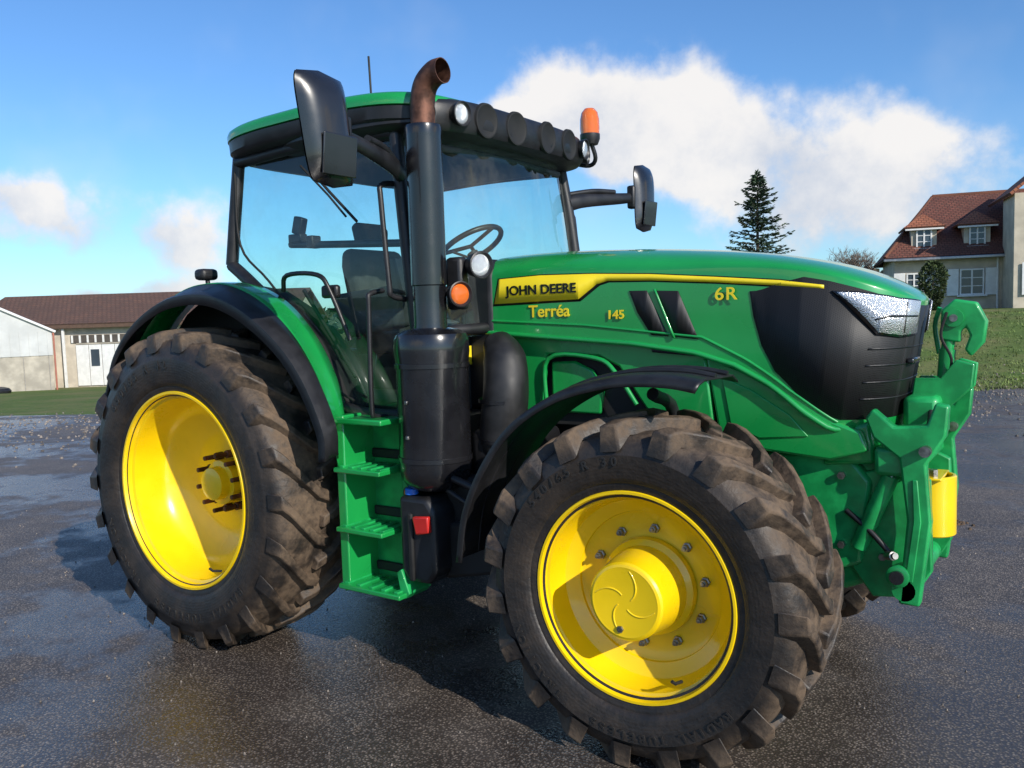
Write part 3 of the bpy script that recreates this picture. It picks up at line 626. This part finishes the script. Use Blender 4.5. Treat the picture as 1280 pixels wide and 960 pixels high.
cw=mixc(nt,wet,cs,(.68,.67,.68),'MULTIPLY'); big=mixc(nt,ramp(nt,n6.outputs[0],(.35,.68,0,1)),(.78,.74,.72),(1.26,1.19,1.10)); cw=mixc(nt,1.0,cw,big,'MULTIPLY')
nt.links.new(cw,b.inputs['Base Color']); nt.links.new(ramp(nt,wet,(0,1,.62,.24)),b.inputs['Roughness'])
hh=math_n(nt,'ADD',math_n(nt,'MULTIPLY',stone,.6),n3.outputs[0]); bump(nt,b,hh,.42,.005)
rows=[]
for L in np.concatenate([np.linspace(-60,-20,15),np.linspace(-19,40,100)]):
    e=17.2+1.0*noise.noise(Vector((L*.25,1.3,0)))+.35*noise.noise(Vector((L*1.5,4,0)))
    if L<-4: e+=(min(-4-L,10))*.35
    r=[]
    for k in range(41):
        t=k/40; D=-30+(e+30)*(1-(1-t)**1.6); p=BG(L,D); r.append((p[0],p[1],tz(p[0],p[1])-.004))
    rows.append(r)
grid('asphalt_yard',rows,ASP,None)
def pebbles(name,n,reg,smin,smax,mat,par=None):
    vs=[];fs=[]
    for i in range(n):
        L,D=reg(); x,y,_=BG(L,D); z=tz(x,y); s=random.uniform(smin,smax); b0=len(vs); a0=random.random()*6
        for k in range(5):
            a=a0+k*1.257; rr=s*random.uniform(.7,1.2); vs.append((x+rr*math.cos(a),y+rr*math.sin(a),z-.006))
        for k in range(5):
            a=a0+k*1.257; rr=s*random.uniform(.4,.7); vs.append((x+rr*math.cos(a),y+rr*math.sin(a),z+s*random.uniform(.4,.8)))
        fs.append(tuple(b0+5+k for k in range(5)))
        for k in range(5): fs.append((b0+k,b0+(k+1)%5,b0+5+(k+1)%5,b0+5+k))
    return mk(name,vs,fs,mat,par,smooth=False)
GRV=simple('gravel_stone',(.20,.17,.145),.8,0,0,.6,3)
MUD=simple('mud_clod',(.10,.065,.04),.9,0,0,.4,20)
pebbles('loose_gravel',7000,lambda:(random.uniform(-18,26),random.gauss(15.8,2.0)),.008,.032,GRV)
pebbles('asphalt_grit',2200,lambda:(random.uniform(-5,7),random.uniform(1.5,12)),.0025,.007,GRV)
def mudreg():
    c=random.choice(((3.55,6.9),(3.4,7.0))); return (c[0]+random.gauss(0,.10),c[1]+random.gauss(0,.08))
pebbles('mud_clods',60,mudreg,.008,.024,MUD)
def tufts(name,n,reg,hmin,hmax,mat):
    vs=[];fs=[]
    for i in range(n):
        L,D=reg(); x,y,_=BG(L,D); z=tz(x,y)-.01
        for k in range(4):
            a=random.random()*6.28; h=random.uniform(hmin,hmax); w=.010+.010*random.random(); dx,dy=math.cos(a),math.sin(a); ln=random.uniform(.3,1.1)*h
            b0=len(vs); ox,oy=random.gauss(0,.08),random.gauss(0,.08)
            vs+= [(x+ox-dy*w,y+oy+dx*w,z),(x+ox+dy*w,y+oy-dx*w,z),(x+ox+dx*ln,y+oy+dy*ln,z+h)]; fs.append((b0,b0+1,b0+2))
    return mk(name,vs,fs,mat,None,smooth=False,recalc=False)
GB=simple('grass_blade',(.14,.19,.045),.7,0,0,.5,.8)
tufts('grass_tufts',7000,lambda:(random.uniform(3,26),17.2+random.random()**1.8*14),.03,.07,GB)
# ---------------- buildings
def stucco(name,col): return simple(name,col,.9,0,0,.14,1.6,.3,60)
CREAM=stucco('cream_render',(.52,.46,.36)); PLAS=simple('painted_white',(.72,.72,.70),.6,0,0,.06,5)
def tile(name,c1,c2,sx,sz):
    m,nt,b=newmat(name); tc=N(nt,'ShaderNodeTexCoord'); br=N(nt,'ShaderNodeTexBrick'); br.inputs['Scale'].default_value=1
    br.inputs['Brick Width'].default_value=sx; br.inputs['Row Height'].default_value=sz; br.inputs['Mortar Size'].default_value=.018; br.inputs['Bias'].default_value=0
    br.inputs['Color1'].default_value=(*c1,1); br.inputs['Color2'].default_value=(*c2,1); br.inputs['Mortar'].default_value=(c1[0]*.35,c1[1]*.35,c1[2]*.35,1)
    nt.links.new(tc.outputs['UV'],br.inputs['Vector']); n=noise_n(nt,.9,4); n2=noise_n(nt,9,4)
    c=mixc(nt,ramp(nt,n.outputs[0],(.35,.7,0,.6)),br.outputs[0],(c1[0]*.55,c1[1]*.6,c1[2]*.65)); c=mixc(nt,ramp(nt,n2.outputs[0],(.4,.8,0,.35)),c,(.12,.10,.07))
    nt.links.new(c,b.inputs['Base Color']); b.inputs['Roughness'].default_value=.85; bump(nt,b,br.outputs['Fac'],.6,.03); return m
TILE=tile('red_roof_tile',(.15,.050,.034),(.22,.075,.048),.22,.17)
TILEO=tile('orange_roof_tile',(.34,.11,.055),(.40,.145,.075),.22,.17)
TILEB=tile('brown_roof_tile',(.15,.075,.05),(.11,.06,.045),.25,.3)
def roofface(name,quad,mat,par,th=.12):
    P=[Vector(p) for p in quad]
    me=bpy.data.meshes.new(name); me.from_pydata(P,[],[tuple(range(len(P)))]); me.materials.append(mat)
    uv=me.uv_layers.new(name='UV'); e1=(P[1]-P[0]).normalized(); nn=(P[1]-P[0]).cross(P[-1]-P[0]).normalized(); e2=nn.cross(e1)
    for i,l in enumerate(me.loops): q=P[l.vertex_index]-P[0]; uv.data[i].uv=(q.dot(e1),q.dot(e2))
    o=obj(name,me,par); s=o.modifiers.new('s','SOLIDIFY'); s.thickness=th; s.offset=0; return o
def window(par,name,x,y,z,w,h,shut=True,face=-1):
    box(name+'_recess',(x,y,z),(w,.08,h),WGL,par,bev=0)
    f=.07
    for dx in(-w/2,w/2,0): box(name+'_frame',(x+dx,y+face*.055,z),(f,.05,h+f),PLAS,par,bev=.005)
    for dz in(-h/2,h/2): box(name+'_frame',(x,y+face*.058,z+dz),(w+f,.05,f),PLAS,par,bev=.005)
    for dz in (-h/6,h/6): box(name+'_bar',(x,y+face*.050,z+dz),(w,.03,.035),PLAS,par,bev=0)
    box(name+'_sill',(x,y+face*.10,z-h/2-.07),(w+.3,.2,.08),PLAS,par)
    if shut:
        for s in(-1,1): box(name+'_shutter',(x+s*(w/2+.33),y+face*.06,z),(.50,.05,h+.1),PLAS,par,bev=.01)
HL,HD=20.0,40.5; hp=BG(HL,HD); hz=1.40
H=empty('country_house',(hp[0],hp[1],hz),YAW-D2R(20))
box('walls',(5.6,4.0,1.1),(14.4,8,3.2),CREAM,H,bev=.02)
box('plinth',(5.6,3.98,-.35),(14.5,8.1,.5),simple('grey_plinth',(.25,.23,.2),.9),H)
e0=2.50; R=5.75; ov=.45
x0,x1,y0,y1=-1.6-ov,12.8+ov,-ov,8+ov
rl=(x0+2.5,4.0,R); rr=(x1-2.5,4.0,R)
roofface('roof_front',[(x0,y0,e0),(x1,y0,e0),rr,rl],TILE,H)
roofface('roof_back',[(x1,y1,e0),(x0,y1,e0),rl,rr],TILE,H)
roofface('roof_hip_left',[(x0,y1,e0),(x0,y0,e0),rl],TILE,H)
roofface('roof_hip_right',[(x1,y0,e0),(x1,y1,e0),rr],TILE,H)
tube('ridge_tiles',[rl,rr],.13,TILEO,H,seg=8)
tube('hip_tiles',[(x0,y0,e0+.06),rl],.09,TILEO,H,seg=8)
box('gutter',(5.6,-ov-.05,e0-.06),(15.4,.14,.14),simple('zinc',(.35,.35,.36),.4,.8),H,bev=.03)
tube('downpipe',[(2.75,-.08,e0-.1),(2.75,-.08,-.3)],.05,PLAS,H,seg=8)
window(H,'window',1.70,-.02,1.30,.95,1.15)
window(H,'window',-.75,-.02,1.35,.60,.85,True)
for dx in(-.30,1.95):
    yb=.30; zb0=2.75
    box('dormer_cheeks',(dx,yb+1.1,zb0+.60),(1.10,2.2,1.30),CREAM,H,bev=.01)
    window(H,'dormer_window',dx,yb-.02,zb0+.68,.62,.86,False)
    zr=zb0+1.85; ze=zb0+1.20; a=.88
    roofface('dormer_roof_l',[(dx-a,yb+2.9,ze),(dx-a,yb-.25,ze),(dx,yb+.55,zr),(dx,yb+3.2,zr)],TILEO,H,.09)
    roofface('dormer_roof_r',[(dx+a,yb-.25,ze),(dx+a,yb+2.9,ze),(dx,yb+3.2,zr),(dx,yb+.55,zr)],TILEO,H,.09)
    roofface('dormer_roof_f',[(dx-a,yb-.25,ze),(dx+a,yb-.25,ze),(dx,yb+.55,zr)],TILEO,H,.09)
    box('dormer_eave',(dx,yb-.20,ze-.08),(1.66,.12,.08),PLAS,H)
box('bay_walls',(4.35,-1.2,2.25),(2.8,2.4,5.5),CREAM,H,bev=.02)
roofface('bay_roof_l',[(2.75,2.5,4.95),(2.75,-2.7,4.95),(4.35,-2.7,6.3),(4.35,2.5,6.3)],TILEO,H)
roofface('bay_roof_r',[(5.95,-2.7,4.95),(5.95,2.5,4.95),(4.35,2.5,6.3),(4.35,-2.7,6.3)],TILEO,H)
window(H,'window',4.35,-2.42,1.3,1.0,1.3)
# farm building left
fp=BG(-21,46); FB=empty('farm_barn',(fp[0],fp[1],-1.36),YAW)
ZINC=simple('metal_cladding_grey',(.50,.51,.50),.55,.1,0,.12,.9); BEI=stucco('beige_render',(.55,.49,.40)); LBG=simple('weathered_panel',(.42,.38,.31),.8,0,0,.25,1.2)
box('walls',(1,4,1.7),(16,8,3.5),BEI,FB,bev=.02)
roofface('roof_front',[(-8.4,-.5,3.40),(9.4,-.5,3.40),(9.4,4.0,5.10),(-8.4,4.0,5.10)],TILEB,FB)
roofface('roof_back',[(9.4,8.5,3.40),(-8.4,8.5,3.40),(-8.4,4,5.10),(9.4,4,5.10)],TILEB,FB)
prism('gable_end',[(0,3.4),(8,3.4),(4,4.95)],8.95,9.0,BEI,FB,0,axis='x')
box('eave_board',(1,-.5,3.30),(16.8,.06,.18),simple('dark_timber',(.10,.06,.04),.8),FB)
DB=simple('dark_band',(.08,.07,.06),.8)
box('dark_band',(-.9,-.03,2.62),(3.6,.06,.42),DB,FB,bev=0)
for q in range(9): box('band_slat',(-2.6+q*.42,-.06,2.62),(.10,.05,.40),PLAS,FB,bev=0)
for q in(-2.3,-1.6,-.9,-.2): box('white_door',(q+.2,-.05,1.20),(.66,.07,2.2),PLAS,FB)
box('door_glazing',(-1.4,-.09,1.6),(.45,.03,.9),WGL,FB,bev=0)
box('door_frame',(-.4,-.045,2.36),(4.0,.08,.08),LBG,FB); box('white_post',(-2.95,-.3,1.6),(.12,.12,3.3),PLAS,FB)
hg=BG(-22.9,42); HG=empty('metal_hangar',(hg[0],hg[1],-1.2),YAW+D2R(33))
prism('gable_wall_upper',[(-9,1.75),(.3,1.75),(.3,2.95),(-3.2,4.75),(-9,4.9)],0,8,ZINC,HG,.01)
prism('gable_wall_lower',[(-9,-.3),(.28,-.3),(.28,1.745),(-9,1.745)],.03,7.9,LBG,HG,.01)
JO=simple('joint',(.30,.28,.25),.8)
for q in range(-8,1): box('panel_joint',(q*1.1+.1,.01,.78),(.04,.05,1.9),JO,HG,bev=0)
for q in range(-22,1): box('cladding_rib',(q*.4+.1,-.02,2.35),(.04,.04,1.18),ZINC,HG,bev=0)
tube('roof_verge',[(.45,-.1,2.90),(-3.2,-.1,4.80),(-9,-.1,4.97)],.07,PLAS,HG,seg=6)
box('corner_flashing',(.36,-.03,1.45),(.08,.10,3.1),simple('red_strip',(.35,.12,.08),.6),HG,bev=.01)
p=BG(-23.2,38.5); m=empty('dark_lump',(p[0],p[1],tz(p[0],p[1])-.02))  # plain mound standing in for a small unidentified dark object
lathe('lump_body',[(0,.42),(.12,.45),(.24,.36),(.30,.16),(.32,0)],BLK,m,axis=(0,0,1),seg=14)
# ---------------- vegetation
FOL=simple('conifer_needles',(.038,.068,.034),.8,0,0,.5,2.5); BARK=simple('bark',(.09,.065,.045),.9,0,0,.3,6); SHR=simple('shrub_leaves',(.050,.075,.022),.8,0,0,.5,5); TWG=simple('bare_twigs',(.22,.16,.115),.9,0,0,.3,5)
def branchmesh(name,segs,mat,par):
    vs=[];fs=[]
    for p,q,r0,r1 in segs:
        p=Vector(p);q=Vector(q);t=(q-p).normalized(); u=t.orthogonal().normalized(); w=t.cross(u); b0=len(vs)
        for c,r in((p,r0),(q,r1)):
            for k in range(4): a=k*math.pi/2; vs.append(c+u*math.cos(a)*r+w*math.sin(a)*r)
        for k in range(4): fs.append((b0+k,b0+(k+1)%4,b0+4+(k+1)%4,b0+4+k))
    return mk(name,vs,fs,mat,par,recalc=False,smooth=False)
def leafmesh(name,pts,size,mat,par,droop=0,asp=2.2):
    vs=[];fs=[]
    for p,d in pts:
        p=Vector(p); d=Vector(d).normalized(); n=Vector((random.gauss(0,1),random.gauss(0,1),random.gauss(0,1))).normalized(); s=d.cross(n).normalized()
        L=size*random.uniform(.6,1.4); W_=L/asp; b0=len(vs)
        vs+=[p,p+d*L*.5+s*W_*.5,p+d*L,p+d*L*.5-s*W_*.5]; fs.append((b0,b0+1,b0+2,b0+3))
    return mk(name,vs,fs,mat,par,recalc=False,smooth=False)
def conifer(name,loc,Ht,Wd):
    E=empty(name,loc); segs=[((0,0,0),(0,0,Ht*.5),.13,.08),((0,0,Ht*.5),(0,0,Ht),.08,.015)]; lv=[]
    z=Ht*.14
    while z<Ht*.985:
        t=z/Ht; Rr=Wd/2*(1-t)**.85*1.05+.10; nb=random.randint(5,7); a0=random.random()*6
        for k in range(nb):
            a=a0+k*6.283/nb+random.uniform(-.35,.35); ln=Rr*random.uniform(.5,1.2); up=random.uniform(-.05,.22)+.25*t
            p0=Vector((0,0,z+random.uniform(-.15,.15))); d=Vector((math.cos(a),math.sin(a),up)).normalized(); last=p0
            for j in range(1,6):
                q=p0+d*ln*j/5+Vector((0,0,-.14*ln*(j/5)**2+ .12*ln*(j/5)**4)); segs.append((last,q,.022*(1-j/7),.02*(1-(j+1)/7)))
                for m in range(int(6+4*ln)):
                    u=random.random(); b=last.lerp(q,u); sd=Vector((-d.y,d.x,0))*random.choice((-1,1)); dd=(d*random.uniform(.3,1)+sd*random.uniform(.1,.9)+Vector((0,0,random.uniform(-.45,.15))))
                    lv.append((b+dd*random.uniform(0,.08),dd))
                last=q
        z+=Ht*.038*random.uniform(.8,1.25)*(1.2-.5*t)
    for m in range(40): zz_=Ht*random.uniform(.93,1.02); lv.append(((random.gauss(0,.03),random.gauss(0,.03),zz_),(random.gauss(0,.5),random.gauss(0,.5),1)))
    branchmesh('trunk_and_limbs',segs,BARK,E); leafmesh('needles',lv,.19,FOL,E,asp=3.0); return E
def gnd(L,D): p=BG(L,D); return (p[0],p[1],tz(p[0],p[1])-.05)
conifer('conifer_tree',gnd(11.5,39.5),6.4,4.5)
def bare(name,loc,Ht,spread):
    E=empty(name,loc); segs=[]
    def grow(p,d,l,r,dep):
        q=p+d*l; segs.append((p,q,r,r*.65))
        if dep==0: return
        for k in range(3 if dep>1 else 4):
            nd=(d+Vector((random.gauss(0,.5)*spread,random.gauss(0,.5)*spread,random.uniform(-.1,.4)))).normalized(); grow(q,nd,l*random.uniform(.6,.85),r*.6,dep-1)
    for k in range(3): grow(Vector((random.gauss(0,.2),random.gauss(0,.2),0)),Vector((random.gauss(0,.25),random.gauss(0,.25),1)).normalized(),Ht*.27,.09,5)
    branchmesh('twigs',segs,TWG,E); return E
bare('bare_tree',gnd(19.4,50),4.6,1.1)
bare('bare_tree.001',gnd(21.2,52),4.2,1.1)
def shrub(name,loc,Ht,r,n=2600):
    E=empty(name,loc); lv=[]
    for i in range(n):
        z=random.random(); a=random.random()*6.283; prof=(math.sin(min(1,z*1.25+.12)*math.pi*.5))*(1-max(0,z-.75)**1.3*4.5)
        rr=r*prof*(random.random()**.25)*(1+.13*math.sin(5*a+z*9)); lv.append(((rr*math.cos(a),rr*math.sin(a),z*Ht),(math.cos(a)*.7+random.gauss(0,.4),math.sin(a)*.7+random.gauss(0,.4),random.gauss(.4,.4))))
    branchmesh('stem',[((0,0,-.1),(0,0,Ht*.7),.06,.03)],BARK,E); leafmesh('leaves',lv,.13,SHR,E,asp=1.6); return E
shrub('topiary_shrub',gnd(18.6,37.5),2.15,.52)
lv=[]
for i in range(7000):
    a=random.uniform(-1.1,1.1); Dd=random.uniform(150,170); L=math.tan(a)*Dd; hgt=5+2.5*noise.noise(Vector((L*.05,0,0)))+1.2*noise.noise(Vector((L*.3,5,0)))
    p=BG(L,Dd); lv.append(((p[0],p[1],tz(p[0],p[1])+random.random()**.7*hgt),(random.gauss(0,1),random.gauss(0,1),random.gauss(.3,.6))))
leafmesh('distant_trees',lv,2.0,simple('distant_foliage',(.045,.055,.03),.9,0,0,.4,.1),None,asp=1.4)
# ================================================================== LIGHT
el,az=D2R(29),D2R(-20)
sd=Vector((math.cos(az)*math.cos(el),math.sin(az)*math.cos(el),math.sin(el)))
Lt=bpy.data.lights.new('sun','SUN'); Lt.energy=5.0; Lt.angle=D2R(.5); Lt.color=(1,.93,.83)
so=bpy.data.objects.new('sun',Lt); COL.objects.link(so); so.rotation_euler=sd.to_track_quat('Z','Y').to_euler(); so.location=(8,-3,8)
W=bpy.data.worlds.new('World'); sc.world=W; W.use_nodes=True; nt=W.node_tree; nt.nodes.clear()
out=N(nt,'ShaderNodeOutputWorld'); bg=N(nt,'ShaderNodeBackground'); bg.inputs[1].default_value=.15
sky=N(nt,'ShaderNodeTexSky',sky_type='NISHITA'); sky.sun_disc=False; sky.sun_elevation=el; sky.sun_rotation=D2R(90)-az; sky.altitude=150; sky.air_density=1.0; sky.dust_density=.4; sky.ozone_density=2.0
tc=N(nt,'ShaderNodeTexCoord'); sx=N(nt,'ShaderNodeSeparateXYZ'); nt.links.new(tc.outputs['Generated'],sx.inputs[0])
azn=math_n(nt,'ARCTAN2',sx.outputs[1],sx.outputs[0]); eln=math_n(nt,'ARCSINE',sx.outputs[2])
nw=noise_n(nt,4.5,4,.6,tc.outputs['Generated'])
wv=N(nt,'ShaderNodeVectorMath',operation='SUBTRACT'); nt.links.new(nw.outputs['Color'],wv.inputs[0]); wv.inputs[1].default_value=(.5,.5,.5)
wm=N(nt,'ShaderNodeVectorMath',operation='MULTIPLY'); nt.links.new(wv.outputs[0],wm.inputs[0]); wm.inputs[1].default_value=(.28,.16,0)
cb=N(nt,'ShaderNodeCombineXYZ'); nt.links.new(azn,cb.inputs[0]); nt.links.new(eln,cb.inputs[1])
ca=N(nt,'ShaderNodeVectorMath',operation='ADD'); nt.links.new(cb.outputs[0],ca.inputs[0]); nt.links.new(wm.outputs[0],ca.inputs[1])
na=noise_n(nt,8,7,.60,tc.outputs['Generated'])
F0=math.degrees(YAW)+90
blobs=[(7.5,13.2,6.5,3.6,1.05),(12.0,10.5,5.5,3.6,.85),(4.5,11.5,4.0,3.0,.55),(20.5,9.4,6.0,3.6,.62),(24,6.0,9,3.2,.60),(-31,5.8,5,2.0,.74),(-21,5.4,4.5,2.6,.70),(-27,1.8,10,1.1,.6),(45,18,10,4,.5),(-60,12,14,5,.8),(-140,14,30,8,.8),(100,14,25,7,.8)]
tot=None
for a_,e_,sa,se,am in blobs:
    s=N(nt,'ShaderNodeVectorMath',operation='SUBTRACT'); nt.links.new(ca.outputs[0],s.inputs[0])
    A=D2R(F0-a_); A=(A+math.pi)%(2*math.pi)-math.pi
    s.inputs[1].default_value=(A,D2R(e_),0)
    m=N(nt,'ShaderNodeVectorMath',operation='MULTIPLY'); nt.links.new(s.outputs[0],m.inputs[0]); m.inputs[1].default_value=(1/D2R(sa),1/D2R(se),0)
    d=N(nt,'ShaderNodeVectorMath',operation='DOT_PRODUCT'); nt.links.new(m.outputs[0],d.inputs[0]); nt.links.new(m.outputs[0],d.inputs[1])
    g=math_n(nt,'MULTIPLY',math_n(nt,'EXPONENT',math_n(nt,'MULTIPLY',d.outputs['Value'],-1.0)),am)
    tot=g if tot is None else math_n(nt,'ADD',tot,g)
dens=math_n(nt,'ADD',tot,math_n(nt,'MULTIPLY',math_n(nt,'SUBTRACT',na.outputs[0],.5),1.7))
mask=ramp(nt,dens,(.25,.78,0,1))
gate=ramp(nt,tot,(.05,.28,0,1)); mask=math_n(nt,'MULTIPLY',mask,gate)
wisp=math_n(nt,'MULTIPLY',ramp(nt,nw.outputs[0],(.46,.75,0,.16)),ramp(nt,eln,(.02,.5,1,.4)))
mask=math_n(nt,'MINIMUM',math_n(nt,'ADD',mask,wisp),.95)
shade=ramp(nt,math_n(nt,'ADD',math_n(nt,'MULTIPLY',na.outputs[0],1.0),math_n(nt,'MULTIPLY',eln,1.2)),(.48,.82,0,1))
cc=mixc(nt,shade,(4.2,4.5,5.1),(6.4,6.2,6.0))
skc=mixc(nt,1.0,sky.outputs[0],(.55,.82,1.10),'MULTIPLY')
nt.links.new(mixc(nt,mask,skc,cc),bg.inputs[0]); nt.links.new(bg.outputs[0],out.inputs[0])
# ================================================================== CAMERA
cd=bpy.data.cameras.new('camera'); co=bpy.data.objects.new('camera',cd); COL.objects.link(co); sc.camera=co
cd.sensor_width=36; cd.lens=1063.6/1280*36; cd.clip_end=4000; cd.clip_start=.05
r=Vector((.8254,.5637,-.0312)); u=Vector((-.0199,.0843,.9962)); f=Vector((-.5642,.8216,-.0808))
M=Matrix((( r.x,u.x,-f.x,4.2608),(r.y,u.y,-f.y,-4.0849),(r.z,u.z,-f.z,1.826),(0,0,0,1)))
co.matrix_world=M
sc.view_settings.view_transform='Standard'; sc.view_settings.look='None'; sc.view_settings.exposure=0
